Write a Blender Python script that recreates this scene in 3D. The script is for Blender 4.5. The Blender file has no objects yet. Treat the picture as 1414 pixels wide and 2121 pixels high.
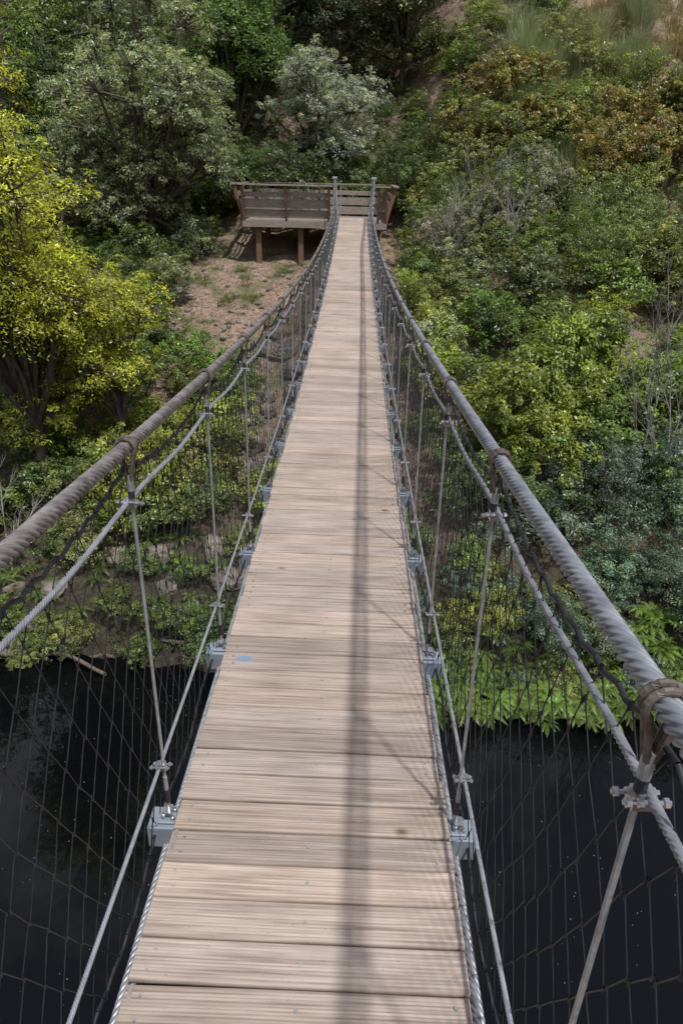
import bpy, math, random
import numpy as np
from mathutils import Matrix, Vector, noise as mnoise
random.seed(7); rng=np.random.default_rng(11)
scene=bpy.context.scene
R=math.radians
# ------------------------------------------------------------------ helpers
def link(o,parent=None):
    scene.collection.objects.link(o)
    if parent: o.parent=parent
    return o
def empty(name):
    e=bpy.data.objects.new(name,None); scene.collection.objects.link(e); return e
def mesh_np(name,V,F,mats=(),mi=None,var=None,smooth=False):
    V=np.asarray(V,dtype=np.float32); F=np.asarray(F,dtype=np.int32)
    me=bpy.data.meshes.new(name); k=F.shape[1]
    me.vertices.add(len(V)); me.vertices.foreach_set('co',V.ravel())
    me.loops.add(F.size); me.loops.foreach_set('vertex_index',F.ravel())
    me.polygons.add(len(F)); me.polygons.foreach_set('loop_start',np.arange(0,F.size,k,dtype=np.int32))
    if mi is not None: me.polygons.foreach_set('material_index',np.asarray(mi,dtype=np.int32))
    if smooth: me.polygons.foreach_set('use_smooth',np.ones(len(F),dtype=bool))
    for m in mats: me.materials.append(m)
    if var is not None:
        a=me.color_attributes.new('var','FLOAT_COLOR','POINT')
        c=np.ones((len(V),4),dtype=np.float32); c[:,:var.shape[1]]=var
        a.data.foreach_set('color',c.ravel())
    me.update(calc_edges=True); me.validate()
    return me
def nrm(a): return a/(np.linalg.norm(a,axis=-1,keepdims=True)+1e-9)
def segs(P0,P1,r0,r1=None,n=4):
    P0=np.asarray(P0,float);P1=np.asarray(P1,float);N=len(P0)
    r0=np.broadcast_to(np.asarray(r0,float),(N,)); r1=r0 if r1 is None else np.broadcast_to(np.asarray(r1,float),(N,))
    d=nrm(P1-P0); ref=np.where(np.abs(d[:,2:3])>.9,np.array([[1.,0,0]]),np.array([[0,0,1.]]))
    a=nrm(np.cross(d,ref)); b=np.cross(d,a)
    th=np.arange(n)*2*np.pi/n
    ring=a[:,None,:]*np.cos(th)[None,:,None]+b[:,None,:]*np.sin(th)[None,:,None]
    V=np.concatenate([P0[:,None]+ring*r0[:,None,None],P1[:,None]+ring*r1[:,None,None]],1).reshape(-1,3)
    i=np.arange(n); j=(i+1)%n
    q=np.stack([i,j,j+n,i+n],1)
    F=(q[None]+(np.arange(N)*2*n)[:,None,None]).reshape(-1,4)
    return V,F
_T=rng.random((256,256))
def vn(x,y,s=0):
    x=np.asarray(x,float)+s*17.3; y=np.asarray(y,float)+s*9.1
    xi=np.floor(x).astype(int); yi=np.floor(y).astype(int); fx=x-xi; fy=y-yi
    fx=fx*fx*(3-2*fx); fy=fy*fy*(3-2*fy)
    g=lambda a,b:_T[a%256,b%256]
    return (g(xi,yi)*(1-fx)+g(xi+1,yi)*fx)*(1-fy)+(g(xi,yi+1)*(1-fx)+g(xi+1,yi+1)*fx)*fy
def sst(a,b,x):
    t=np.clip((np.asarray(x,float)-a)/(b-a),0,1); return t*t*(3-2*t)
WATER=-8.5
def H(x,y):
    x=np.asarray(x,float); y=np.asarray(y,float)
    b=sst(1,6,x)
    shore=10.4*(1-b)+9.2*b+1.2*(vn(x*.35,x*0+3.3)-.5)+.35*(vn(x*1.7,x*0+8.3)-.5)
    t=y-shore
    hl=np.interp(t,[-4,0,.8,13.2,17,60,150],[-11.5,-8.5,-7.6,-2.85,-2.2,25,55])
    hr=np.interp(t,[-4,0,1,15,22,60,150],[-11.5,-8.5,-7.4,-.6,4,28,55])
    h=hl*(1-b)+hr*b
    h2=np.interp(y,[-150,-40,-3,-1.5,1.8,5],[45,9,-1.95,-2.3,-8.6,-11.5])
    h=np.maximum(h,h2)
    amp=np.where((np.abs(x)<5)&(y>21)&(y<28),.15,.45)
    return h+amp*(vn(x*.6,y*.6,1)-.5)+.16*(vn(x*2.1,y*2.1,2)-.5)+.05*(vn(x*6,y*6,3)-.5)
class G:
    def __init__(s): s.v=[];s.f=[];s.m=[]
    def add(s,V,F,m=0):
        o=len(s.v); s.v+= [tuple(p) for p in V]
        for f in F: s.f.append([i+o for i in f]); s.m.append(m)
    def box(s,c,d,m=0,M=None):
        x,y,z=[k/2 for k in d]
        P=[Vector((sx*x,sy*y,sz*z)) for sz in(-1,1) for sx,sy in((-1,-1),(1,-1),(1,1),(-1,1))]
        if M is not None: P=[M@p for p in P]
        P=[p+Vector(c) for p in P]
        s.add(P,[(3,2,1,0),(4,5,6,7),(0,1,5,4),(1,2,6,5),(2,3,7,6),(3,0,4,7)],m)
    def beam(s,p0,p1,w,h,m=0,up=(0,0,1)):
        p0=Vector(p0);p1=Vector(p1);d=(p1-p0).normalized();u=Vector(up)
        a=d.cross(u)
        if a.length<1e-3: a=d.cross(Vector((0,1,0)))
        a.normalize(); b=a.cross(d)
        P=[q+a*sx*w/2+b*sy*h/2 for q in(p0,p1) for sx,sy in((-1,-1),(1,-1),(1,1),(-1,1))]
        s.add(P,[(3,2,1,0),(4,5,6,7),(0,1,5,4),(1,2,6,5),(2,3,7,6),(3,0,4,7)],m)
    def cyl(s,p0,p1,r0,r1=None,n=10,m=0):
        r1=r0 if r1 is None else r1
        p0=Vector(p0);p1=Vector(p1);d=(p1-p0).normalized()
        a=d.cross(Vector((0,0,1)) if abs(d.z)<.9 else Vector((1,0,0))).normalized();b=d.cross(a)
        P=[q+(a*math.cos(t)+b*math.sin(t))*r for q,r in((p0,r0),(p1,r1)) for t in[2*math.pi*i/n for i in range(n)]]
        F=[(i,(i+1)%n,(i+1)%n+n,i+n) for i in range(n)]+[tuple(range(n-1,-1,-1)),tuple(range(n,2*n))]
        s.add(P,F,m)
    def tube(s,pts,r,n=8,m=0):
        pts=[Vector(p) for p in pts];P=[];F=[];k=len(pts)
        for i,p in enumerate(pts):
            d=(pts[min(i+1,k-1)]-pts[max(i-1,0)]).normalized()
            a=d.cross(Vector((1,0,0)) if abs(d.x)<.9 else Vector((0,1,0))).normalized();b=d.cross(a)
            P+=[p+(a*math.cos(t)+b*math.sin(t))*r for t in[2*math.pi*j/n for j in range(n)]]
            if i: F+=[((i-1)*n+j,(i-1)*n+(j+1)%n,i*n+(j+1)%n,i*n+j) for j in range(n)]
        s.add(P,F,m)
    def obj(s,name,mats,parent=None,bevel=0,smooth=False):
        me=bpy.data.meshes.new(name); me.from_pydata(s.v,[],s.f)
        for m in mats: me.materials.append(m)
        me.polygons.foreach_set('material_index',s.m)
        if smooth: me.polygons.foreach_set('use_smooth',[True]*len(s.f))
        me.update(); o=link(bpy.data.objects.new(name,me),parent)
        if bevel:
            b=o.modifiers.new('b','BEVEL'); b.width=bevel; b.segments=2; b.limit_method='ANGLE'
        return o
# ------------------------------------------------------------------ materials
def newmat(name):
    m=bpy.data.materials.new(name); m.use_nodes=True; nt=m.node_tree
    return m,nt,nt.nodes['Principled BSDF'],nt.nodes['Material Output']
def N(nt,t,**k):
    n=nt.nodes.new(t)
    for a,b in k.items():
        if a.startswith('i_'):
            key=a[2:]; n.inputs[int(key) if key.isdigit() else key.replace('_',' ')].default_value=b
        else: setattr(n,a,b)
    return n
def ramp(nt,fac,stops):
    r=nt.nodes.new('ShaderNodeValToRGB'); e=r.color_ramp.elements
    while len(e)<len(stops): e.new(.5)
    for el,(p,c) in zip(e,stops): el.position=p; el.color=(*c,1)
    nt.links.new(fac,r.inputs[0]); return r.outputs[0]
def texco(nt,scale=(1,1,1)):
    g=nt.nodes.new('ShaderNodeNewGeometry'); mp=nt.nodes.new('ShaderNodeMapping'); mp.inputs['Scale'].default_value=scale
    nt.links.new(g.outputs['Position'],mp.inputs[0]); return mp.outputs[0]
def noise(nt,co,scale,detail=4,rough=.55):
    n=N(nt,'ShaderNodeTexNoise',i_Scale=scale,i_Detail=detail,i_Roughness=rough); nt.links.new(co,n.inputs['Vector']); return n.outputs['Fac']
def mix(nt,a,b,f,mode='MIX'):
    m=nt.nodes.new('ShaderNodeMix'); m.data_type='RGBA'; m.blend_type=mode
    for s,v in((m.inputs[0],f),(m.inputs[6],a),(m.inputs[7],b)):
        if hasattr(v,'links'): nt.links.new(v,s)
        elif isinstance(v,(int,float)): s.default_value=v
        else: s.default_value=(*v,1)
    return m.outputs[2]
def math_(nt,op,a,b=0.,c=None):
    m=nt.nodes.new('ShaderNodeMath'); m.operation=op
    for s,v in zip(m.inputs,(a,b,c)):
        if v is None: continue
        if hasattr(v,'links'): nt.links.new(v,s)
        else: s.default_value=v
    return m.outputs[0]
def bump(nt,h,bs,strength=.3,dist=.01):
    b=N(nt,'ShaderNodeBump',i_Strength=strength,i_Distance=dist); nt.links.new(h,b.inputs['Height']); nt.links.new(b.outputs[0],bs.inputs['Normal'])

def leaf_mat(name,trans=.28):
    m,nt,bs,out=newmat(name); nt.nodes.remove(bs)
    oi=nt.nodes.new('ShaderNodeObjectInfo'); at=N(nt,'ShaderNodeAttribute',attribute_name='var')
    sep=nt.nodes.new('ShaderNodeSeparateColor'); nt.links.new(at.outputs['Color'],sep.inputs[0])
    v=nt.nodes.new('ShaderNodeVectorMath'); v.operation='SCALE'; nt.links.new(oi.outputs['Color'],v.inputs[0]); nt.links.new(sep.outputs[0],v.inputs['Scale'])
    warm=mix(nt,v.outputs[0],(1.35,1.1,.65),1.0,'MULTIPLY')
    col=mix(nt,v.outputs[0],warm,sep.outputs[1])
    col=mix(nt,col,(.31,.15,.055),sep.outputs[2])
    df=nt.nodes.new('ShaderNodeBsdfDiffuse'); nt.links.new(col,df.inputs[0])
    tr=nt.nodes.new('ShaderNodeBsdfTranslucent'); tcol=mix(nt,col,(1.2,1.3,.6),1.0,'MULTIPLY'); nt.links.new(tcol,tr.inputs[0])
    gl=nt.nodes.new('ShaderNodeBsdfGlossy'); gl.inputs['Roughness'].default_value=.40; gl.inputs['Color'].default_value=(.8,.85,.8,1)
    ms=nt.nodes.new('ShaderNodeMixShader'); ms.inputs[0].default_value=trans
    nt.links.new(df.outputs[0],ms.inputs[1]); nt.links.new(tr.outputs[0],ms.inputs[2])
    m2=nt.nodes.new('ShaderNodeMixShader'); m2.inputs[0].default_value=.05
    nt.links.new(ms.outputs[0],m2.inputs[1]); nt.links.new(gl.outputs[0],m2.inputs[2]); nt.links.new(m2.outputs[0],out.inputs[0])
    return m
LEAF=leaf_mat('leaf_foliage')
def bark(name,c1,c2):
    m,nt,bs,_=newmat(name); co=texco(nt,(1,1,.3)); n=noise(nt,co,14,3)
    nt.links.new(ramp(nt,n,[(.35,c1),(.7,c2)]),bs.inputs['Base Color']); bs.inputs['Roughness'].default_value=.9
    return m
BARK=bark('bark',(.05,.04,.03),(.16,.13,.10)); PALE=bark('pale_bark',(.22,.20,.18),(.45,.43,.40))

def wood_mat(name,cols,deck=False):
    m,nt,bs,_=newmat(name)
    co=texco(nt,(1.6,38,38) if deck else (3,9,30)); g=noise(nt,co,1.6,6,.65)
    big=noise(nt,texco(nt),2.3,4)
    c=ramp(nt,g,[(.25,cols[0]),(.5,cols[1]),(.78,cols[2])])
    at=N(nt,'ShaderNodeAttribute',attribute_name='var')
    if deck:
        c=mix(nt,c,at.outputs['Color'],1.0,'MULTIPLY')
        dirt=ramp(nt,big,[(.3,(.80,.79,.78)),(.62,(1.05,1.04,1.03))])
        c=mix(nt,c,dirt,1.0,'MULTIPLY')
        st=noise(nt,texco(nt,(3,120,1)),1.0,3); c=mix(nt,c,ramp(nt,st,[(.36,(.70,.67,.64)),(.5,(1,1,1)),(.66,(1.1,1.09,1.08))]),.85,'MULTIPLY')
        vo=N(nt,'ShaderNodeTexVoronoi',i_Scale=2.6); nt.links.new(texco(nt,(1,1.5,0)),vo.inputs['Vector'])
        kn=ramp(nt,vo.outputs['Distance'],[(.028,(.14,.09,.07)),(.05,(.6,.5,.42)),(.085,(1,1,1))])
        c=mix(nt,c,kn,.85,'MULTIPLY')
        fl=noise(nt,texco(nt,(1,2,1)),60,3,.7); c=mix(nt,c,ramp(nt,fl,[(.27,(.55,.5,.47)),(.36,(1,1,1))]),.7,'MULTIPLY')
        p=nt.nodes.new('ShaderNodeNewGeometry'); vm=nt.nodes.new('ShaderNodeVectorMath'); vm.operation='SUBTRACT'
        nt.links.new(p.outputs['Position'],vm.inputs[0]); vm.inputs[1].default_value=(-.345,2.37,0)
        v2=nt.nodes.new('ShaderNodeVectorMath'); v2.operation='MULTIPLY'; nt.links.new(vm.outputs[0],v2.inputs[0]); v2.inputs[1].default_value=(1,1.5,0)
        ln=nt.nodes.new('ShaderNodeVectorMath'); ln.operation='LENGTH'; nt.links.new(v2.outputs[0],ln.inputs[0])
        f=math_(nt,'ADD',ln.outputs['Value'],math_(nt,'MULTIPLY',g,.04))
        c=mix(nt,c,(.10,.25,.42),ramp(nt,f,[(.045,(.6,)*3),(.065,(0,)*3)]))
    nt.links.new(c,bs.inputs['Base Color']); bs.inputs['Roughness'].default_value=.8
    bs.inputs['Specular IOR Level'].default_value=.3
    bump(nt,g,bs,.5,.004 if deck else .01); return m
DECK=wood_mat('weathered_decking',[(.275,.21,.175),(.445,.36,.305),(.56,.47,.41)],True)
RAILW=wood_mat('weathered_timber',[(.13,.105,.09),(.27,.225,.195),(.38,.335,.30)])
POSTW=wood_mat('brown_timber',[(.08,.045,.028),(.18,.105,.065),(.26,.165,.11)])
def metal(name,c1,c2,met=.5,rough=.5,sc=30):
    m,nt,bs,_=newmat(name); n=noise(nt,texco(nt),sc,4)
    c=ramp(nt,n,[(.35,c1),(.65,c2)])
    nt.links.new(c,bs.inputs['Base Color'])
    bs.inputs['Metallic'].default_value=met; bs.inputs['Roughness'].default_value=rough; bump(nt,n,bs,.15,.002); return m
CABR=metal('weathered_brown_cable',(.13,.115,.11),(.30,.275,.26),.3,.5)
CABG=metal('galvanised_cable',(.23,.24,.265),(.40,.41,.44),.45,.42)
STEEL=metal('galvanised_steel',(.38,.39,.42),(.52,.535,.56),.6,.4)
ROD=metal('steel_rod',(.28,.29,.305),(.43,.44,.46),.5,.4)
BEAM=metal('blue_grey_painted_steel',(.21,.245,.285),(.28,.315,.355),.1,.5,8)
BOLT=metal('bright_bolt',(.42,.42,.43),(.6,.6,.61),.85,.28)
BLACK=metal('black_netting',(.012,.012,.016),(.028,.028,.034),0,.5)
RUSTY=metal('rusty_thimble',(.07,.055,.045),(.19,.16,.14),.3,.55,50)
# ------------------------------------------------------------------ ground
def ground():
    a=np.linspace(-1,1,420); xs=np.sign(a)*(np.abs(a)*26+np.abs(a)**7*280)
    b=np.linspace(0,1,440); ys=-4+b*46+b**9*160; ys=np.concatenate([np.linspace(-180,-30,16),np.linspace(-29,-4.3,40),ys])
    X,Y=np.meshgrid(xs,ys); Z=H(X,Y); V=np.stack([X,Y,Z],-1).reshape(-1,3)
    n=len(xs);m=len(ys);i=np.arange(m-1)[:,None]*n+np.arange(n-1)[None]
    F=np.stack([i,i+1,i+1+n,i+n],-1).reshape(-1,4)
    mt,nt,bs,_=newmat('hillside_earth'); co=texco(nt)
    n1=noise(nt,co,1.1,4); n2=noise(nt,co,9,5,.7); n3=noise(nt,co,45,3,.7)
    c=ramp(nt,n2,[(.3,(.13,.09,.068)),(.5,(.31,.225,.175)),(.7,(.46,.365,.295))])
    c=mix(nt,c,ramp(nt,n3,[(.3,(.45,.4,.37)),(.6,(1.15,1.1,1.05))]),.85,'MULTIPLY')
    c=mix(nt,c,(.08,.115,.035),ramp(nt,n1,[(.50,(0,0,0)),(.66,(.8,)*3)]))
    sp=nt.nodes.new('ShaderNodeSeparateXYZ'); nt.links.new(co,sp.inputs[0])
    wet=math_(nt,'MULTIPLY_ADD',sp.outputs[2],-.45,-2.35)
    m3=nt.nodes.new('ShaderNodeMath'); m3.operation='ADD'; m3.use_clamp=True; nt.links.new(wet,m3.inputs[0]); m3.inputs[1].default_value=0
    damp=ramp(nt,n2,[(.35,(.022,.018,.012)),(.55,(.06,.048,.033)),(.7,(.07,.085,.03))])
    c=mix(nt,c,damp,m3.outputs[0])
    nt.links.new(c,bs.inputs['Base Color']); bs.inputs['Roughness'].default_value=.95; bump(nt,n2,bs,.9,.08)
    link(bpy.data.objects.new('hillside_ground',mesh_np('hillside_ground',V,F,[mt],smooth=True)))
ground()
mt,nt,bs,_=newmat('dark_river_water')
bs.inputs['Base Color'].default_value=(.003,.0035,.004,1); bs.inputs['Roughness'].default_value=.02; bs.inputs['IOR'].default_value=1.33
nw=noise(nt,texco(nt),1.3,3); bump(nt,nw,bs,.08,.05)
xs=np.linspace(-300,300,31); ys=np.linspace(-6,14,5); X,Y=np.meshgrid(xs,ys); V=np.stack([X,Y,X*0+WATER],-1).reshape(-1,3)
i=np.arange(4)[:,None]*31+np.arange(30)[None]; F=np.stack([i,i+1,i+32,i+31],-1).reshape(-1,4)
link(bpy.data.objects.new('river_water',mesh_np('river_water',V,F,[mt])))
def flat_specks(name,x0,x1,y0,y1,n,s0,s1,z,col):
    c=np.stack([rng.uniform(x0,x1,n),rng.uniform(y0,y1,n),np.full(n,z)],1)
    keep=vn(c[:,0]*.9,c[:,1]*.9,5)>rng.random(n)*.8; c=c[keep]; n=len(c)
    th=rng.random(n)*6.28; s=rng.uniform(s0,s1,n)
    a=np.stack([np.cos(th),np.sin(th),0*th],1)*s[:,None]; b=np.stack([-np.sin(th),np.cos(th),0*th],1)*(s*.6)[:,None]
    V=np.stack([c-a,c-b,c+a,c+b],1).reshape(-1,3); F=np.arange(4*n).reshape(-1,4)
    m,nt,bs,_=newmat(name); bs.inputs['Base Color'].default_value=(*col,1)
    link(bpy.data.objects.new(name,mesh_np(name,V,F,[m])))
flat_specks('floating_petals',-9,9,3,10,900,.004,.010,WATER+.006,(.33,.33,.31))
# ------------------------------------------------------------------ bridge
bridge=empty('suspension_footbridge')
HW=.434
def dz(y):
    y=np.asarray(y,float); return -2.01+np.where(y<7.8,.0034,.00285)*(y-7.8)**2
def bank(y): return math.tan(R(1.0))*np.clip(1-np.asarray(y,float)/14,0,1)
def D(x,y,h): return (x,y,float(dz(y)-x*bank(y)+h))
def cz(y):
    y=np.asarray(y,float); return -1.03+np.where(y<10.97,.0047,.0051)*(y-10.97)**2
def gx(y): return .452+.15*sst(16,23.4,y)**1.3
Y0,Y1=-2.4,23.45
pitch=.1175; nP=int((Y1-Y0)/pitch); V=[];Fq=[];var=[]
ng=11; pw=.1100; th=.028
prof=[(-pw/2,-th),(-pw/2,-.003),(-pw/2+.003,0)]
gp=(pw-.008)/ng
for k in range(ng-1):
    c=-pw/2+.004+gp*(k+1); prof+= [(c-.0018,0),(c-.0008,-.0009),(c+.0008,-.0009),(c+.0018,0)]
prof+=[(pw/2-.003,0),(pw/2,-.003),(pw/2,-th)]
prof=np.array(prof); mP=len(prof); off=0
xsN=7
for k in range(nP):
    yc=Y0+pitch*(k+.5); xl=-HW+random.uniform(-.006,.004); xr=HW+random.uniform(-.004,.008)
    tw=random.uniform(-.0025,.0025); dzr=random.uniform(-.0025,.0025); cup=random.uniform(-.004,.004); yw=random.uniform(-.004,.004)
    xsv=np.linspace(xl,xr,xsN)
    for xi in xsv:
        yy=yc+prof[:,0]+yw*xi
        zz=dz(yc)+(prof[:,0])*(2*(.0034 if yc<7.8 else .00285)*(yc-7.8))+prof[:,1]-xi*bank(yc)+tw*xi/HW+dzr+cup*(xi/HW)**2
        V.append(np.stack([np.full(mP,xi),yy,zz],1))
    t=random.uniform(.86,1.1); w=random.uniform(-.03,.03)
    if random.random()<.08: t*=.88
    var.append(np.tile([[t*(1+w),t,t*(1-w)]],(mP*xsN,1)))
    for s in range(xsN-1):
        j=np.arange(mP); jn=(j+1)%mP; a=off+s*mP
        Fq.append(np.stack([a+j,a+mP+j,a+mP+jn,a+jn],1))
    off+=mP*xsN
V=np.concatenate(V);Fq=np.concatenate(Fq);var=np.concatenate(var)
link(bpy.data.objects.new('deck_planks',mesh_np('deck_planks',V,Fq,[DECK],var=var)),bridge)
g=G()
for k in range(nP):
    yc=Y0+pitch*(k+.5)
    for s in(-1,1): g.box(D(s*(HW-.012),yc,-.0165),(.01,pw-.002,.022))
for x in(-.33,0,.33):
    g.tube([D(x,y,-.066) for y in np.linspace(Y0,Y1,50)],.034,4)
o=g.obj('deck_stringers',[RAILW],bridge)
g=G()
for k in range(nP):
    yc=Y0+pitch*(k+.5)
    if yc>13: break
    for x in(-.39,.39):
        for dy in(-.028,.028):
            p=D(x+random.uniform(-.006,.006),yc+dy+random.uniform(-.005,.005),0); g.cyl((p[0],p[1],p[2]-.004),(p[0],p[1],p[2]+.0028),.0042,n=8)
    p=D(.0+random.uniform(-.006,.006),yc+random.uniform(-.008,.008),0); g.cyl((p[0],p[1],p[2]-.004),(p[0],p[1],p[2]+.003),.0048,n=8)
g.obj('deck_screws',[STEEL],bridge)
HY=[1.54+.935*n for n in range(-4,24)]
HY=[y for y in HY if -2.3<y<23.2]; HY=[.60 if abs(y-.605)<.01 else y for y in HY]
HYa=np.array([Y0]+HY+[Y1])
g=G();gb=G()
for y in HY:
    zc=float(dz(y)); b=float(bank(y))
    M=Matrix.Rotation(math.atan(b),3,'Y')
    g.box((0,y,zc-.076),(1.06,.085,.09),0,M)
    for s in(-1,1):
        p=D(s*.470,y,-.028)
        g.box((p[0],p[1],p[2]+.004),(.055,.06,.008),0,M)
        for dy in(-.016,.016):
            gb.cyl((p[0]-.008,y+dy,p[2]),(p[0]-.008,y+dy,p[2]+.042),.0035,n=6); gb.cyl((p[0]-.008,y+dy,p[2]+.022),(p[0]-.008,y+dy,p[2]+.03),.0075,n=6)
            gb.cyl((p[0]+.02,y+dy,p[2]),(p[0]+.02,y+dy,p[2]+.03),.0035,n=6); gb.cyl((p[0]+.02,y+dy,p[2]+.008),(p[0]+.02,y+dy,p[2]+.018),.0075,n=6)
        gb.box((p[0]+.003,y,p[2]+.034),(.028,.036,.008))
g.obj('cross_beams',[BEAM],bridge,bevel=.005)
gb.obj('beam_clamps',[BOLT],bridge)
def rope(name,fx,fz,r,lay,mat,y0=Y0,y1=Y1,step=.008,strands=6,ppl=6,depth=.30):
    ys=[y0]; 
    while ys[-1]<y1: ys.append(ys[-1]+step*(1+max(0,ys[-1]-2)*.25))
    ys=np.array(ys); ys[-1]=y1; c=np.stack([fx(ys),ys,fz(ys)],1); t=nrm(np.gradient(c,axis=0))
    u=nrm(np.cross(t,[0,0,1.])); w=np.cross(u,t)
    n=strands*ppl; th=np.arange(n)*2*np.pi/n
    L=np.concatenate([[0],np.cumsum(np.linalg.norm(np.diff(c,axis=0),axis=1))])
    fade=np.clip((12-ys)/5,0,1)
    prof=np.abs(np.sin(strands*th/2))**.55
    rr=r*(1.03-depth*fade[:,None]*(1-prof[None]))
    ang=th[None]+(L/lay*2*np.pi)[:,None]*(ys<12)[:,None]
    V=c[:,None]+u[:,None]*(np.cos(ang)*rr)[...,None]+w[:,None]*(np.sin(ang)*rr)[...,None]
    m=len(ys); i=np.arange(m-1)[:,None]*n; j=np.arange(n)[None]; jn=(j+1)%n
    F=np.stack([i+j,i+jn,i+n+jn,i+n+j],-1).reshape(-1,4)
    link(bpy.data.objects.new(name,mesh_np(name,V.reshape(-1,3),F,[mat],smooth=True)),bridge)
for s,mm in((-1,CABR),(1,CABG)):
    rope('main_cable_%d'%(s+2),lambda y,s=s:s*gx(y),lambda y,s=s:cz(y)-s*.45*bank(y)*.5,.0172,.12*s,mm,step=.0065,depth=.40)
    rope('deck_cable_%d'%(s+2),lambda y,s=s:s*.466+0*y,lambda y,s=s:dz(y)-s*.45*bank(y)-.118,.0175,.13*s,CABG,depth=.36)
    rope('handrail_cable_%d'%(s+2),lambda y,s=s:s*(gx(y)+.012),lambda y,s=s:np.interp(y,HYa,cz(HYa)-.15)+.008*np.sin((y-1.54)/.935*2*np.pi+1),.0070,.06,CABG if s>0 else STEEL,step=.006,ppl=3)
    rope('toe_cable_%d'%(s+2),lambda y,s=s:s*(.474+0*y),lambda y,s=s:np.interp(y,HYa,dz(HYa)+.2)-s*.45*bank(y),.0064,.05,STEEL,step=.006,ppl=3)
g=G()
for y in HY:
    for s in(-1,1):
        zt=float(cz(y)-s*.45*bank(y)*.5); xt=s*float(gx(y)); xb=s*.464; zb=D(xb,y,0)[2]
        def at(h):
            f=h/(zt-zb); return Vector((xt*(1-f)+xb*f,y,zt-h))
        for dy in(-.007,.007):
            pts=[]
            for a in np.linspace(-.25*math.pi,1.25*math.pi,15):
                pts.append((xt+.0232*math.cos(a),y+dy,zt+.0232*math.sin(a)))
            pts=[tuple(at(.085)+Vector((.004,dy*.6,0)))]+pts+[tuple(at(.085)+Vector((-.004,dy*.6,0)))]
            g.tube(pts,.0052,8,2)
        g.cyl(at(.072),at(.115),.0095,.0085,10,0)
        g.cyl(at(.108),at(.150),.0082,.0082,10,1)
        g.cyl(at(.150),at(zt-zb-.13),.0050,n=8,m=0)
        g.cyl(at(zt-zb-.155),at(zt-zb-.10),.0072,n=8,m=0)
        g.cyl(at(zt-zb-.10),at(zt-zb-.045),.0092,n=8,m=1)
        g.cyl(at(zt-zb-.05),at(zt-zb),.007,n=8,m=3)
        for h,x in((.15,xt+s*.006),(zt-zb-.2,xb+s*.006)):
            p=at(h)
            g.box((x,y,p.z),(.026,.02,.026),3)
            for dy,dzz in((-.016,.009),(.016,-.009)):
                g.cyl((x-.030,y+dy,p.z+dzz),(x+.030,y+dy,p.z+dzz),.0034,n=6,m=3)
                for e in(-.027,-.012,.019): g.cyl((x+e,y+dy,p.z+dzz),(x+e+.006,y+dy,p.z+dzz),.0068,n=6,m=3)
g.obj('hangers',[ROD,BLACK,RUSTY,BOLT],bridge)
def net():
    Vs=[];Fs=[];off=0
    pt=.052
    for s in(-1,1):
        js=np.arange(int((Y1+.1-Y0)/pt)); K=13
        yj=Y0+.05+js*pt
        k=np.arange(K+1)
        sgn=np.where((js[:,None]+k[None])%2==0,1,-1)
        fr=(k/K)[None]
        lean=.06*np.sin(yj*1.3)[:,None]*fr
        yy=yj[:,None]+sgn*pt*.48+lean
        ph=(yy-1.54)/.935
        sagt=.05+.055*np.abs(np.sin(np.pi*(ph%1)))**.7
        top=cz(yy)-sagt-.5*s*.45*bank(yy); bot=dz(yy)-.07-s*.45*bank(yy)
        zz=bot*(1-fr)+top*fr+rng.normal(0,.004,yy.shape)
        xx=s*((.497+.018*np.sin(yj*3.1)[:,None]*np.sin(np.pi*fr))*(1-fr)+(gx(yy)+.01)*fr+.02*np.sin(np.pi*fr))+rng.normal(0,.0015,yy.shape)
        P=np.stack([xx,yy,zz],-1)
        P0=P[:,:-1].reshape(-1,3);P1=P[:,1:].reshape(-1,3)
        V,F=segs(P0,P1,.0015,n=4); Vs.append(V);Fs.append(F+off);off+=len(V)
        near=P[(yj<6)].reshape(-1,3); V,F=segs(near-[0,0,.007],near+[0,0,.007],.0028,.0028,n=4);Vs.append(V);Fs.append(F+off);off+=len(V)
        ys=np.linspace(Y0,Y1,900); ph=(ys-1.54)/.935
        zt=cz(ys)-(.05+.055*np.sin(np.pi*(ph%1))**.7)-.5*s*.45*bank(ys)+.006*np.sin(ys*70)
        P=np.stack([s*(gx(ys)+.012),ys,zt],1); V,F=segs(P[:-1],P[1:],.005,n=6);Vs.append(V);Fs.append(F+off);off+=len(V)
        P=np.stack([s*(.500+.008*np.sin(ys*9)),ys,dz(ys)-.07-s*.45*bank(ys)+.005*np.sin(ys*60)],1); V,F=segs(P[:-1],P[1:],.0055,n=6);Vs.append(V);Fs.append(F+off);off+=len(V)
    link(bpy.data.objects.new('safety_netting',mesh_np('safety_netting',np.concatenate(Vs),np.concatenate(Fs),[BLACK])),bridge)
net()
g=G()
for yy,sg in((23.45,1),(-2.4,-1)):
    for s in(-1,1):
        zt=float(cz(yy)); zb=float(dz(yy))
        xt=s*float(gx(yy))*1.0
        g.beam((s*.455,yy+sg*.05,zb-.5),(xt,yy+sg*.05,zt+.02),.10,.11,0,up=(0,1,0))
        g.beam((s*.50,yy+sg*.22,zb-.3),(xt+s*.05,yy+sg*.14,zt-.12),.04,.16,1,up=(0,1,0))
        g.box((xt,yy+sg*.05,zt+.05),(.15,.16,.05),0)
        g.cyl((xt-.07,yy+sg*.05,zt+.05),(xt+.07,yy+sg*.05,zt+.05),.045,n=12,m=0)
        g.tube([(xt,yy+sg*.05,zt+.03),(xt,yy+sg*.6,zt-.25),(xt*1.05,yy+sg*2.2,zb-.5)],.0185,8,2)
    g.box((0,yy+sg*.05,float(dz(yy))-.16),(1.3,.14,.14),0)
g.obj('cable_posts',[BEAM,RAILW,CABG],bridge,bevel=.004)
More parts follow.
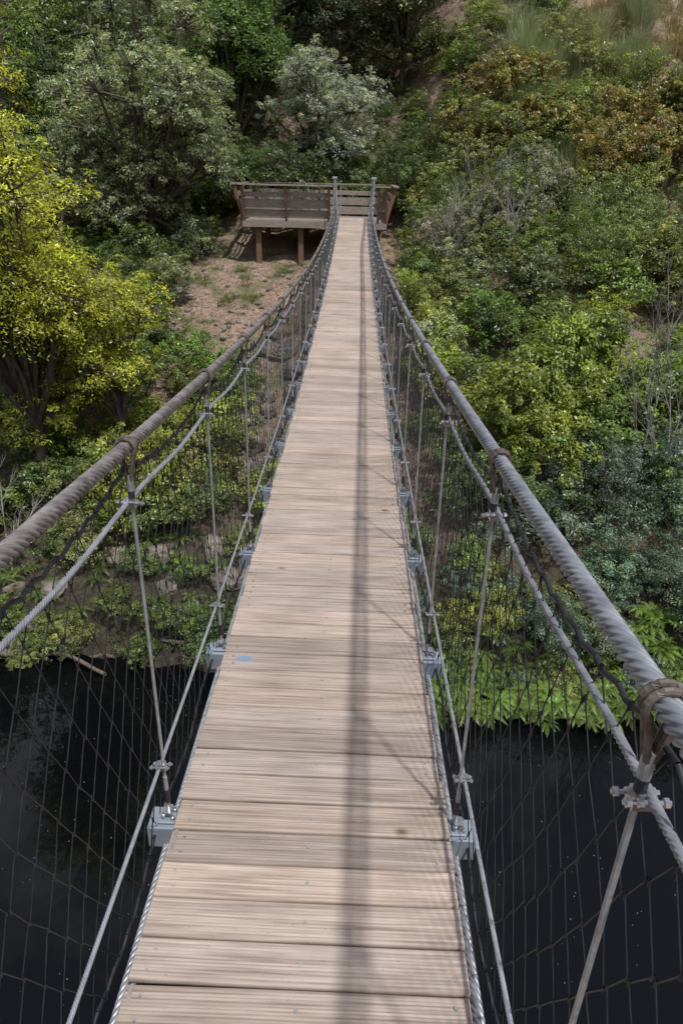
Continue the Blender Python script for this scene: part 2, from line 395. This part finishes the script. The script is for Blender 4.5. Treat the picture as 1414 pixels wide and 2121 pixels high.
# ------------------------------------------------------------------ far platform
plat=empty('timber_viewing_platform')
g=G(); XL,XR,YF,YB,ZF=-3.5,1.02,23.75,27.0,-1.45
y=YF
while y<YB:
    g.box(((XL+XR)/2,y+.065,ZF-.018+random.uniform(-.003,.003)),(XR-XL,.128,.036),0); y+=.135
g.box(((XL+XR)/2,YF-.03,ZF-.10),(XR-XL+.1,.05,.2),0); g.box(((XL+XR)/2,YB+.03,ZF-.10),(XR-XL+.1,.05,.2),0)
for x in(XL-.03,XR+.03): g.box((x,(YF+YB)/2,ZF-.10),(.05,YB-YF,.198),0)
for x in np.linspace(XL+.3,XR-.3,6): g.box((x,(YF+YB)/2,ZF-.13),(.07,YB-YF-.02,.18),1)
g.box((0,23.55,ZF+.07),(.9,.16,.04),0)
for x in(XL+.42,-1.7,.75):
    for yy in(YF+.25,YB-.35):
        zb=float(H(x,yy))-.4; g.box((x,yy,(zb+ZF-.04)/2),(.17,.17,ZF-.2-zb),1)
def rail(p0,p1,out,npost=3,H_=1.02):
    p0=Vector(p0);p1=Vector(p1);o=Vector(out)*.3
    L=(p1-p0); 
    for i in range(npost):
        q=p0+L*(i/(npost-1)); g.beam(q+Vector((0,0,-.22))-o*.2,q+o+Vector((0,0,H_)),.075,.11,1,up=out)
    ins=-Vector(out)*.07
    for h0,hh in((.08,.25),(.38,.25),(.70,.14)):
        h=h0+hh/2; e0=p0+o*(h/H_)+ins; e1=p1+o*(h/H_)+ins
        for a,b in((0,.49),(.5,1.0)):
            A=e0+(e1-e0)*a+Vector((0,0,h+random.uniform(-.015,.015))); B=e0+(e1-e0)*b+Vector((0,0,h+random.uniform(-.015,.015)))
            g.beam(A,B,.03,hh,0)
    A=p0+o*1.03+Vector((0,0,H_+.02)); B=p1+o*1.03+Vector((0,0,H_+.02)); d=(B-A).normalized()*.12
    g.beam(A-d,B+d,.16,.045,0)
rail((XL,YF,ZF),(-.78,YF,ZF),(0,-1,0)); rail((XL,YF,ZF),(XL,YB,ZF),(-1,0,0)); rail((XL,YB,ZF),(XR,YB,ZF),(0,1,0),npost=4)
rail((XR,YF,ZF),(XR,YB,ZF),(1,0,0)); rail((.78,YF,ZF),(XR,YF,ZF),(0,-1,0),npost=2)
g.obj('deck_rails_and_legs',[RAILW,POSTW],plat,bevel=.004)
# ------------------------------------------------------------------ plants
def leaves(c,d,L,W,jit=.45,up=.6):
    n_=len(c); n=nrm(d*.7+np.array([0,0,up])+rng.normal(0,jit,(n_,3)))
    a=nrm(np.cross(n,rng.normal(0,1,(n_,3)))); b=np.cross(n,a)
    l=(L*rng.uniform(.55,1.3,n_))[:,None]; w=l*(W/L)
    return np.stack([c-a*l/2,c+b*w/2-n*w*.12,c+a*l/2,c-b*w/2-n*w*.12],1).reshape(-1,3)
def plant(name,lobes,cl_per,lf_per,L,W,bark_r=.03,mats=None,crf=.3,base=(0,0,0),trunkz=None,twig=True,jit=.45,zmin=-.45,rust=0.):
    C=[];Dd=[];Bv=[];S0=[];S1=[];r0=[];r1=[]
    base=np.array(base,float)
    for (x,y,z,r,sq) in lobes:
        c=np.array([x,y,z],float); n=max(4,int(cl_per*r*r))
        d=nrm(rng.normal(0,1,(n*2,3))); d=d[d[:,2]>zmin][:n]; n=len(d)
        rad=r*rng.uniform(.45,1.18,n)
        cc=c+d*rad[:,None]*np.array([1,1,sq])
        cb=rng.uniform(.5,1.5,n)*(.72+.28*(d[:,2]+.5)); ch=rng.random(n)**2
        m=lf_per; cr=(r*crf*rng.uniform(.5,1.3,n))
        ld=nrm(rng.normal(0,1,(n,m,3))+d[:,None]*.5+np.array([0,0,.45]))
        pos=cc[:,None]+ld*(cr[:,None]*rng.uniform(.25,1.,(n,m))**.6)[...,None]*np.array([1,1,.75])
        C.append(pos.reshape(-1,3)); Dd.append(nrm(ld*.6+d[:,None]*.6).reshape(-1,3))
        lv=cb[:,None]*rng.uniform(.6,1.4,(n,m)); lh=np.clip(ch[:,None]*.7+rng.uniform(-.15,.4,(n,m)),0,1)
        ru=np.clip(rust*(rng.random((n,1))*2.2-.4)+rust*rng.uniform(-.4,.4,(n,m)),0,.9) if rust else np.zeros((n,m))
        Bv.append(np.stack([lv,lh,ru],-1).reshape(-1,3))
        j=base+(np.array([0,0,(trunkz if trunkz else z*.3)])); mid=(j+c)/2+rng.normal(0,.1*r,3)
        S0+=[j,mid];S1+=[mid,c];r0+=[bark_r*.6,bark_r*.4];r1+=[bark_r*.4,bark_r*.22]
        if twig:
            for q in cc[::2]: S0.append(c);S1.append(q);r0.append(bark_r*.2);r1.append(bark_r*.07)
    tz=trunkz if trunkz else .2
    k=4; 
    for i in range(k):
        S0.append(base+[.04*math.sin(i*2.),.04*math.cos(i*1.7),tz*i/k-.2*(i==0)]);S1.append(base+[.04*math.sin(i*2.+2)*(i<k-1),.04*math.cos(i*1.7+1.7)*(i<k-1),tz*(i+1)/k]);r0.append(bark_r*(1.3-.15*i));r1.append(bark_r*(1.15-.15*i))
    C=np.concatenate(C);Dd=np.concatenate(Dd);Bv=np.concatenate(Bv)
    Vl=leaves(C,Dd,L,W,jit); nl=len(C)
    Vb,Fb=segs(S0,S1,r0,r1,n=5)
    V=np.concatenate([Vl,Vb]);F=np.concatenate([np.arange(nl*4).reshape(-1,4),Fb+nl*4])
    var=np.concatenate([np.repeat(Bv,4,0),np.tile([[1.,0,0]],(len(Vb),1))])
    return mesh_np(name,V,F,mats or [LEAF,BARK],np.concatenate([np.zeros(nl),np.ones(len(Fb))]),var=var)
def crown_lobes(n,cx,cy,cz_,rx,rz,rl,top_taper=0.,seed=0):
    rr=np.random.default_rng(seed); out=[]
    for i in range(n):
        d=rr.normal(0,1,3); d/=np.linalg.norm(d); q=rr.uniform(.35,.88)
        z=d[2]*q; k=1-top_taper*max(0,z)
        out.append((cx+d[0]*q*rx*k,cy+d[1]*q*rx*k,cz_+z*rz,rl*rr.uniform(.6,1.25)*k,.85))
    return out
shrubs=[]
for i in range(6):
    n=[5,6,7,5,8,6][i]; L,W=[(.070,.032),(.055,.024),(.075,.034),(.05,.03),(.075,.02),(.060,.036)][i]
    lb=[(random.uniform(-.55,.55),random.uniform(-.55,.55),random.uniform(.3,1.1),random.uniform(.30,.56),.95) for _ in range(n)]
    shrubs.append(plant('shrub_mesh_%d'%i,lb,110,[46,58,42,62,46,46][i],L,W,.022,crf=.33))
def big(i,L,W,rust=0.,n=20,r=1.55,h=1.1):
    rr=random.Random(i*7+1); lb=[]
    for _ in range(n):
        a=rr.random()*6.28; q=r*rr.random()**.6
        lb.append((q*math.cos(a),q*math.sin(a),.25+h*rr.uniform(.25,1.25)*(1-.35*q/r),rr.uniform(.35,.7),.9))
    return plant('large_bush_mesh_%d'%i,lb,64,44,L,W,.035,crf=.33,rust=rust)
B_BR=[big(1,.085,.042),big(2,.08,.04)]; B_RU=[big(3,.095,.05,.50),big(4,.09,.046,.30)]; B_GR=[big(5,.075,.026),big(6,.085,.022)]
def put(me,name,x,y,s,col,parent=None,sz=None,zoff=-.1,z=None,rot=None):
    o=bpy.data.objects.new(name,me); o.location=(x,y,(float(H(x,y)) if z is None else z)+zoff)
    o.scale=(s,s,sz or s); o.rotation_euler=(0,0,random.uniform(0,6.28) if rot is None else rot); o.color=(*col,1)
    return link(o,parent)
def jc(c,a=.18):
    t=random.uniform(1-a,1+a); return tuple(max(0,v*t*random.uniform(.93,1.07)) for v in c)
YG=(.40,.45,.05);GG=(.28,.345,.21);DG=(.09,.145,.047);MG=(.13,.195,.05);BG=(.23,.31,.055);SV=(.34,.40,.34)
BL=(.12,.19,.15);FE=(.16,.26,.05);OL=(.21,.245,.09)
def tuft(name,n,h,spread,w):
    th=rng.random(n)*6.28; r=rng.random(n)**.5*.25*spread; b=np.stack([r*np.cos(th),r*np.sin(th),0*th],1)
    th2=th+rng.normal(0,.5,n); hh=h*rng.uniform(.4,1.1,n); sp=spread*rng.uniform(.1,.9,n)*.6
    dr=np.stack([np.cos(th2),np.sin(th2),0*th],1)
    m=b+dr*(sp*.4)[:,None]+np.array([0,0,1])*(hh*.6)[:,None]; t=b+dr*sp[:,None]+np.array([0,0,1])*hh[:,None]
    sd=np.stack([-np.sin(th2+rng.normal(0,1,n)),np.cos(th2),0*th],1)*w
    V=np.stack([b-sd,b+sd,m+sd*.8,m-sd*.8,m-sd*.8,m+sd*.8,t+sd*.15,t-sd*.15],1).reshape(-1,3)
    F=np.arange(n*8).reshape(-1,4); v=np.stack([rng.uniform(.6,1.4,n),rng.random(n)*.6,0*th],1)
    return mesh_np(name,V,F,[LEAF],var=np.repeat(v,8,0))
broom=tuft('broom_mesh',600,1.5,1.3,.007); grass=tuft('grass_mesh',130,.3,.8,.006)
def fern():
    Q=[];vv=[]
    for f in range(15):
        th=f*2.4+random.random()*.4; L=random.uniform(.45,1.0); d=np.array([math.cos(th),math.sin(th),0]); sd=np.array([-math.sin(th),math.cos(th),0])
        K=30; lift=random.uniform(.4,1.0); br=random.uniform(.45,1.3); hu=random.random()*.5
        P=[d*L*t*.9+np.array([0,0,1])*(lift*L*(t-1.05*t*t)) for t in np.linspace(0,1,K+1)]
        for i in range(3,K):
            t=i/K; w=.14*L*math.sin(math.pi*min(1,t*.85+.17))**.8
            T=(P[i+1]-P[i]); T/=np.linalg.norm(T)
            for s in(-1,1):
                tip=P[i]+sd*s*w+T*w*.45-np.array([0,0,.3*w]); hw=T*L*.009
                Q.append([P[i]-hw,P[i]+hw,tip*.55+P[i]*.45+hw*1.2,tip]); vv+= [[br*random.uniform(.7,1.25),hu,0]]*4
    V=np.array(Q).reshape(-1,3); return mesh_np('fern_mesh',V,np.arange(len(V)).reshape(-1,4),[LEAF],var=np.array(vv))
ferns=[fern(),fern(),fern()]
def tree(name,lobes,x,y,col,cl,lf,L,W,br,tz,crf=.3,jit=.45,bm=None):
    me=plant(name,lobes,cl,lf,L,W,br,crf=crf,trunkz=tz,jit=jit,mats=[LEAF,bm or BARK]); o=bpy.data.objects.new(name,me)
    o.location=(x,y,float(H(x,y))-.1); o.color=(*col,1); return link(o)
h=float(H(-6.6,13.8))
tree('yellow_green_mimosa_tree',crown_lobes(44,0,0,-1.8-h,2.25,4.0,.95,.25,1),-6.6,13.8,YG,56,42,.075,.026,.13,1.6)
h=float(H(-5.1,14.6))
tree('yellow_green_mimosa_tree',crown_lobes(20,0,0,-3.3-h,1.15,1.9,.7,.3,8),-5.1,14.6,(.34,.39,.055),64,42,.07,.026,.08,1.2)
h=float(H(-6.9,24.8))
tree('grey_green_willow_tree',crown_lobes(56,0,0,1.2-h,3.3,4.3,1.05,.2,2),-6.8,24.8,GG,50,48,.095,.032,.17,1.0,crf=.25)
tree('silver_olive_tree',crown_lobes(46,0,0,2.2,2.9,2.8,.85,.3,3),-1.3,30.0,SV,60,46,.085,.03,.12,.6,crf=.26)
tree('dark_green_tree',crown_lobes(30,0,0,3.6,2.2,3.4,1.1,.2,4),-4.8,31.0,(.11,.195,.045),44,42,.10,.05,.15,1.0)
bt=[]
for i in range(4):
    bt.append(plant('woodland_tree_mesh_%d'%i,crown_lobes(20+2*i,0,0,3.2,2.0+.15*i,3.0,1.0,.3,20+i),34,34,.12,.052,.13,trunkz=1.2))
wood=empty('woodland_backdrop')
k=0
for yy,zx in((31,3.0),(34.5,3.3),(39,3.9),(45,5)):
    x=-.42*yy-3+random.random()*2
    while x<(3.2 if yy<36 else 6 if yy<42 else 18):
        if not(yy<32 and x>-6.5):
            c=jc(random.choice([DG,DG,MG,(.10,.15,.08),(.14,.19,.055)]),.35); k+=1
            put(bt[k%4],'woodland_tree_%02d'%k,x+random.uniform(-.6,.6),yy+random.uniform(-1,1),random.uniform(.85,1.3)*(1+.01*(yy-30)),c,wood)
        x+=zx*random.uniform(.75,1.1)
for (x,y,s,c) in((-12,17,1,MG),(-15.5,20,1.1,GG),(-10.8,21.5,1,DG),(-11.2,25.5,1.15,DG),(-9.5,28.8,1.0,DG),(-14.5,27,1.2,MG)):
    k+=1; put(bt[k%4],'woodland_tree_%02d'%k,x,y,s,jc(c),wood)
ug=empty('hillside_undergrowth'); cnt=0
def sh(x,y,s,col,sz=None,me=None,zoff=-.1):
    global cnt; cnt+=1
    put(me or random.choice(shrubs),'shrub_%03d'%cnt,x,y,s,jc(col),ug,sz=sz,zoff=zoff)
def near_bridge(x,y,m=1.25): return abs(x)<m and y<24
def platbox(x,y): return -4.8<x<2.0 and 22.3<y<28.6
for yy in np.arange(10.9,24,1.1):
    for xx in np.arange(-.45*yy-3,0.9,1.15):
        x=xx+random.uniform(-.4,.4); y=yy+random.uniform(-.4,.4)
        if -5.7<x<.8 and y>18.3: continue
        if -2.7<x<.9 and y>14 and random.random()<.6: continue
        if platbox(x,y): continue
        low=abs(x)<1.6
        c=random.choice([MG,MG,DG,OL,BG,(.14,.22,.055)])
        s=random.uniform(.5,.85) if (low or y<12.2) else random.uniform(.8,1.25)
        sh(x,y,s,c,sz=s*(random.uniform(.7,1.0)))
for i in range(34):
    x=random.uniform(-10,1.0); y=10.4+random.uniform(-.1,.7); s=random.uniform(.3,.6); sh(x,y,s,random.choice([MG,DG,DG,OL]),sz=s*.8)
for i in range(46):
    x=random.uniform(1.0,10); y=random.uniform(9.6,11.6); s=random.uniform(.35,.65); sh(x,y,s,random.choice([MG,BL,DG,BL,OL]),sz=s*.9)
for yy in np.arange(10.6,38,1.35):
    for xx in np.arange(.9,.42*yy+3,1.4):
        x=xx+random.uniform(-.45,.45); y=yy+random.uniform(-.45,.45)
        if near_bridge(x,y,1.5) and y>13: continue
        if platbox(x,y) : continue
        if y>36 and x<6: continue
        topright=(y>29 and x>9)
        if topright and random.random()<.55: continue
        if y>24.5 and x>3: c=random.choice([MG,MG,OL,(.20,.19,.08),OL,(.17,.22,.07)])
        elif y>30: c=random.choice([DG,MG])
        elif y>18: c=random.choice([MG,OL,MG,(.13,.18,.075),GG,OL])
        elif y<12.8 and x>4: c=random.choice([BL,BL,(.13,.19,.12)])
        else: c=random.choice([MG,BG,MG,(.14,.22,.055),DG])
        s=random.uniform(.95,1.45)*(.65 if y<12 else 1)*(1 if abs(x)>2 else .65)
        if topright: s*=.55
        sh(x,y,s,c,sz=s*random.uniform(.7,1.05))
for i in range(46):
    x=random.uniform(-9,3.5); y=random.uniform(28.2,30.5); sh(x,y,random.uniform(.8,1.25),random.choice([DG,DG,MG,OL]))
for x in(-5.2,-4.2,-3.2,-2.4,1.9,2.8): sh(x,28.4+random.random()*.5,1.2,DG,sz=1.2,me=random.choice(B_GR))
for i in range(24):
    x=random.uniform(-9.5,-4.9); y=random.uniform(23.5,28); sh(x,y,random.uniform(.5,.9),random.choice([DG,MG,GG]))
for i in range(22):
    x=random.uniform(2.2,5.5); y=random.uniform(22,29); sh(x,y,random.uniform(.7,1.1),random.choice([DG,MG,OL,GG]))
for i in range(30):
    x=random.choice([-1,1])*random.uniform(2.5,16); y=random.uniform(-8,-2.2); sh(x,y,random.uniform(.7,1.2),random.choice([DG,MG,OL]))
def fs(name,x,y,s,col,sz,mes): put(random.choice(mes),name,x,y,s,jc(col,.08),None,sz=sz)
for a in((3.9,15,1.0,1.35),(5.5,15.7,.95,1.25),(4.5,13.7,.75,.9)): fs('bright_green_shrub',a[0],a[1],a[2],(.22,.30,.055),a[3],B_BR)
for a in((-4.3,13.4,.75,1.25),(-3.6,15.2,.6,.85)): fs('yellow_green_shrub',*a[:3],(.23,.28,.06),a[3],B_BR)
for a in((-4.1,18.0,.75,.75),(-3.1,16.9,.6,.6)): fs('round_green_shrub',*a[:3],(.15,.24,.055),a[3],B_BR)
fs('grey_green_sapling',-5.6,21.6,.8,SV,1.0,[shrubs[4]])
for a in((1.75,18.2,.85,1.5),(1.9,19.8,.8,1.3),(1.9,16.8,.8,1.2)): fs('yellow_leaved_shrub',*a[:3],(.25,.32,.055),a[3],[shrubs[0]])
for a in((3.0,23,.75,.9),(4.4,22.5,.85,1.0),(5.6,24,.8,1.0)): fs('grey_lichen_shrub',*a[:3],(.27,.28,.23),a[3],B_GR)
for a in((6.6,20.2,.95,1.1),(8.6,19.5,.95,1.1),(7.9,22.3,.95,1.1)): fs('olive_green_shrub',*a[:3],(.17,.22,.07),a[3],B_GR)
for a in((4.4,27.4,.85,1.0),(5.6,28.8,.9,1.0),(8.2,25,.95,1.1),(10.0,25.6,1.0,1.1),(6.6,26.6,.85,1.0),(8.6,27.3,.9,1.0),(11.2,27.6,.95,.9),(7.0,24.6,.7,.8)): fs('rust_brown_shrub',*a[:3],(.22,.25,.075),a[3],B_RU)
for a in((6.0,12.4,.75,1.0),(7.4,12.9,.85,1.15),(5.0,13.0,.6,.9),(6.8,11.2,.6,.65)): fs('blue_green_mimosa_shrub',*a[:3],BL,a[3],B_GR)
fb=empty('fern_bank'); k=0
for i in range(360):
    x=random.uniform(1.0,8.5); y=random.uniform(8.9,10.7); k+=1
    put(ferns[k%3],'fern_%03d'%k,x,y,random.uniform(.25,.5),jc(FE,.38),fb,z=max(float(H(x,y)),WATER+.05),zoff=random.uniform(.05,.35))
for i in range(70):
    x=random.uniform(-9,.8); y=random.uniform(10.3,13); k+=1
    put(ferns[k%3],'fern_%03d'%k,x,y,random.uniform(.3,.55),jc(MG,.2),fb,zoff=.1)
bm=empty('broom_and_grass'); k=0
for i in range(30):
    x=random.uniform(5.5,11); y=random.uniform(29.5,34); k+=1
    put(broom,'broom_%03d'%k,x,y,random.uniform(.6,1.1),jc((.28,.33,.21)),bm)
for i in range(14):
    x=random.uniform(2.5,8); y=random.uniform(24,28); k+=1
    put(broom,'broom_%03d'%k,x,y,random.uniform(.7,1.2),jc((.20,.26,.13)),bm)
for i in range(260):
    x=random.uniform(-6,1.6); y=random.uniform(15,24.0)
    if vn(x*.8,y*.8,9)<.46: continue
    k+=1; s=random.uniform(.35,1.0); put(grass,'grass_tuft_%03d'%k,x,y,s,jc((.19,.24,.09),.3),bm,zoff=-.02,sz=s*random.uniform(.5,1))
for i in range(90):
    x=random.uniform(7,15); y=random.uniform(28,35); k+=1; put(grass,'grass_tuft_%03d'%k,x,y,random.uniform(1,2.2),jc((.30,.255,.18)),bm,zoff=-.02)
def bare(name,x,y,hh,seed,mat=PALE,spread=.45):
    rr=random.Random(seed); S=[]
    def br(p,d,L,r,dep):
        n=4
        for i in range(n):
            d=(d+Vector((rr.uniform(-1,1),rr.uniform(-1,1),rr.uniform(-.3,.6)))*.13).normalized(); q=p+d*L/n
            S.append((tuple(p),tuple(q),r*(1-.12*i),r*(1-.12*(i+1)))); p=q
            if dep<4 and rr.random()<.75:
                dd=(d+Vector((rr.uniform(-1,1),rr.uniform(-1,1),rr.uniform(-.1,.5)))*spread*1.6).normalized(); br(p,dd,L*.55,r*.5,dep+1)
        if dep<4: br(p,d,L*.6,r*.55,dep+1)
    br(Vector((0,0,-.1)),Vector((0,0,1)),hh,.026,0)
    a=list(zip(*S)); V,F=segs(a[0],a[1],a[2],a[3],n=5)
    o=bpy.data.objects.new(name,mesh_np(name,V,F,[mat])); o.location=(x,y,float(H(x,y))); link(o)
for i,(x,y,hh) in enumerate(((6.0,13.0,2.2),(6.5,12.9,2.1),(3.6,22.0,1.6),(2.8,21.7,1.4),(4.6,21.3,1.5),(-6.6,11.6,1.2),(-7.4,11.4,1.3))): bare('bare_pale_sapling',x,y,hh,i+3)
g=G()
for i in range(9):
    x=random.uniform(-8,-.5); y=10.6+random.uniform(-.3,.5); a=random.uniform(-.4,.4); L=random.uniform(.8,2.4); pts=[]
    for t in np.linspace(0,1,7):
        px=x+math.cos(a)*L*t; py=y+math.sin(a)*L*t+.1*math.sin(t*5+i); pts.append((px,py,max(float(H(px,py)),WATER)+.08+.12*math.sin(t*3+i)))
    g.tube(pts,random.uniform(.02,.05),7)
g.obj('fallen_branches',[bark('dead_wood',(.08,.065,.05),(.20,.17,.14))])
# ------------------------------------------------------------------ rocks
import bmesh
rm,nt,bs,_=newmat('rock'); co=texco(nt); n1=noise(nt,co,3,6,.6); n2=noise(nt,co,18,5,.7)
c=ramp(nt,n1,[(.3,(.08,.066,.056)),(.5,(.21,.175,.15)),(.7,(.36,.31,.275))]); c=mix(nt,c,ramp(nt,n2,[(.35,(.6,.6,.55)),(.6,(1.1,1.1,1.1))]),.7,'MULTIPLY')
nt.links.new(c,bs.inputs['Base Color']); bs.inputs['Roughness'].default_value=.9; bump(nt,n2,bs,.8,.04)
def rocks(name,lst,sub=3):
    bm_=bmesh.new()
    for (x,y,r) in lst:
        z=float(H(x,y)); res=bmesh.ops.create_icosphere(bm_,subdivisions=sub,radius=1)
        sx,sy,szz=r*random.uniform(.8,1.5),r*random.uniform(.7,1.2),r*random.uniform(.5,.85); ro=Matrix.Rotation(random.random()*6.28,3,'Z')@Matrix.Rotation(random.uniform(-.4,.4),3,'X')
        off=Vector((random.random()*50,0,0))
        for v in res['verts']:
            p=v.co.copy(); f=1+.5*mnoise.noise(p*1.1+off)+.22*mnoise.noise(p*2.7+off); p=Vector((p.x,p.y,p.z))*f
            p=Vector([math.copysign(min(abs(t),.78),t) for t in p])
            p=Vector((p.x*sx,p.y*sy,p.z*szz)); v.co=ro@p+Vector((x,y,z+r*.15))
    me=bpy.data.meshes.new(name); bm_.to_mesh(me); bm_.free(); me.materials.append(rm); link(bpy.data.objects.new(name,me))
rocks('rock_outcrop',[(random.uniform(-2.9,-.3),random.uniform(13.5,19.5),random.uniform(.12,.45)) for _ in range(54)])
rocks('shoreline_rocks',[(random.uniform(-9,0.8),random.uniform(10.3,11.6),random.uniform(.12,.36)) for _ in range(34)]+[(random.uniform(-4.5,-1.2),random.uniform(11.3,13),random.uniform(.15,.45)) for _ in range(16)]+[(random.uniform(1,9),random.uniform(9.2,10.0),random.uniform(.15,.3)) for _ in range(8)])
rocks('hillside_stones',[(random.uniform(-5.5,1),random.uniform(18.5,23.5),random.uniform(.03,.12)) for _ in range(190)]+[(random.uniform(8,14),random.uniform(28,33),random.uniform(.15,.4)) for _ in range(20)],2)
def litter():
    n=6000; x=rng.uniform(-6.5,1.6,n); y=rng.uniform(14,24.5,n); z=H(x,y)+.012
    c=np.stack([x,y,z],1); V=leaves(c,np.tile([0,0,1.],(n,1)),.07,.045,.35,.8); v=np.stack([rng.uniform(.3,1.7,n),rng.random(n)*.5,0*x],1)
    o=bpy.data.objects.new('leaf_litter',mesh_np('leaf_litter',V,np.arange(4*n).reshape(-1,4),[LEAF],var=np.repeat(v,4,0))); o.color=(.32,.25,.19,1); link(o)
litter()
# ------------------------------------------------------------------ light, sky
sd=Vector((.25,-.42,1)).normalized()
sun=bpy.data.lights.new('sun','SUN'); sun.energy=3.3; sun.angle=R(2.0); sun.color=(1,.97,.93)
so=bpy.data.objects.new('sun',sun); so.rotation_euler=sd.to_track_quat('Z','Y').to_euler(); so.location=(10,-10,30); link(so)
w=bpy.data.worlds.new('World'); scene.world=w; w.use_nodes=True; nt=w.node_tree
sk=nt.nodes.new('ShaderNodeTexSky'); sk.sky_type='NISHITA'; sk.sun_disc=False
sk.sun_elevation=math.asin(sd.z); sk.sun_rotation=math.atan2(sd.x,sd.y)
hs=nt.nodes.new('ShaderNodeHueSaturation'); hs.inputs['Saturation'].default_value=.6
nt.links.new(sk.outputs[0],hs.inputs['Color'])
tc=nt.nodes.new('ShaderNodeTexCoord'); cn=noise(nt,tc.outputs['Generated'],3.2,5,.6)
cl=mix(nt,hs.outputs[0],(6.5,6.6,6.9),ramp(nt,cn,[(.5,(0,0,0)),(.62,(.8,)*3)]))
nt.links.new(cl,nt.nodes['Background'].inputs[0]); nt.nodes['Background'].inputs[1].default_value=.14
# ------------------------------------------------------------------ camera
cam=bpy.data.cameras.new('camera'); co=bpy.data.objects.new('camera',cam); link(co)
cam.sensor_fit='VERTICAL'; cam.sensor_height=36; cam.sensor_width=24; cam.lens=24; cam.clip_start=.05; cam.clip_end=1000
co.matrix_world=Matrix.Translation((.09,0,0))@Matrix.Rotation(R(.62),4,'Z')@Matrix.Rotation(R(90-26.5),4,'X')@Matrix.Rotation(R(1.3),4,'Z')
scene.camera=co
scene.view_settings.view_transform='Standard'; scene.view_settings.look='None'; scene.view_settings.exposure=0
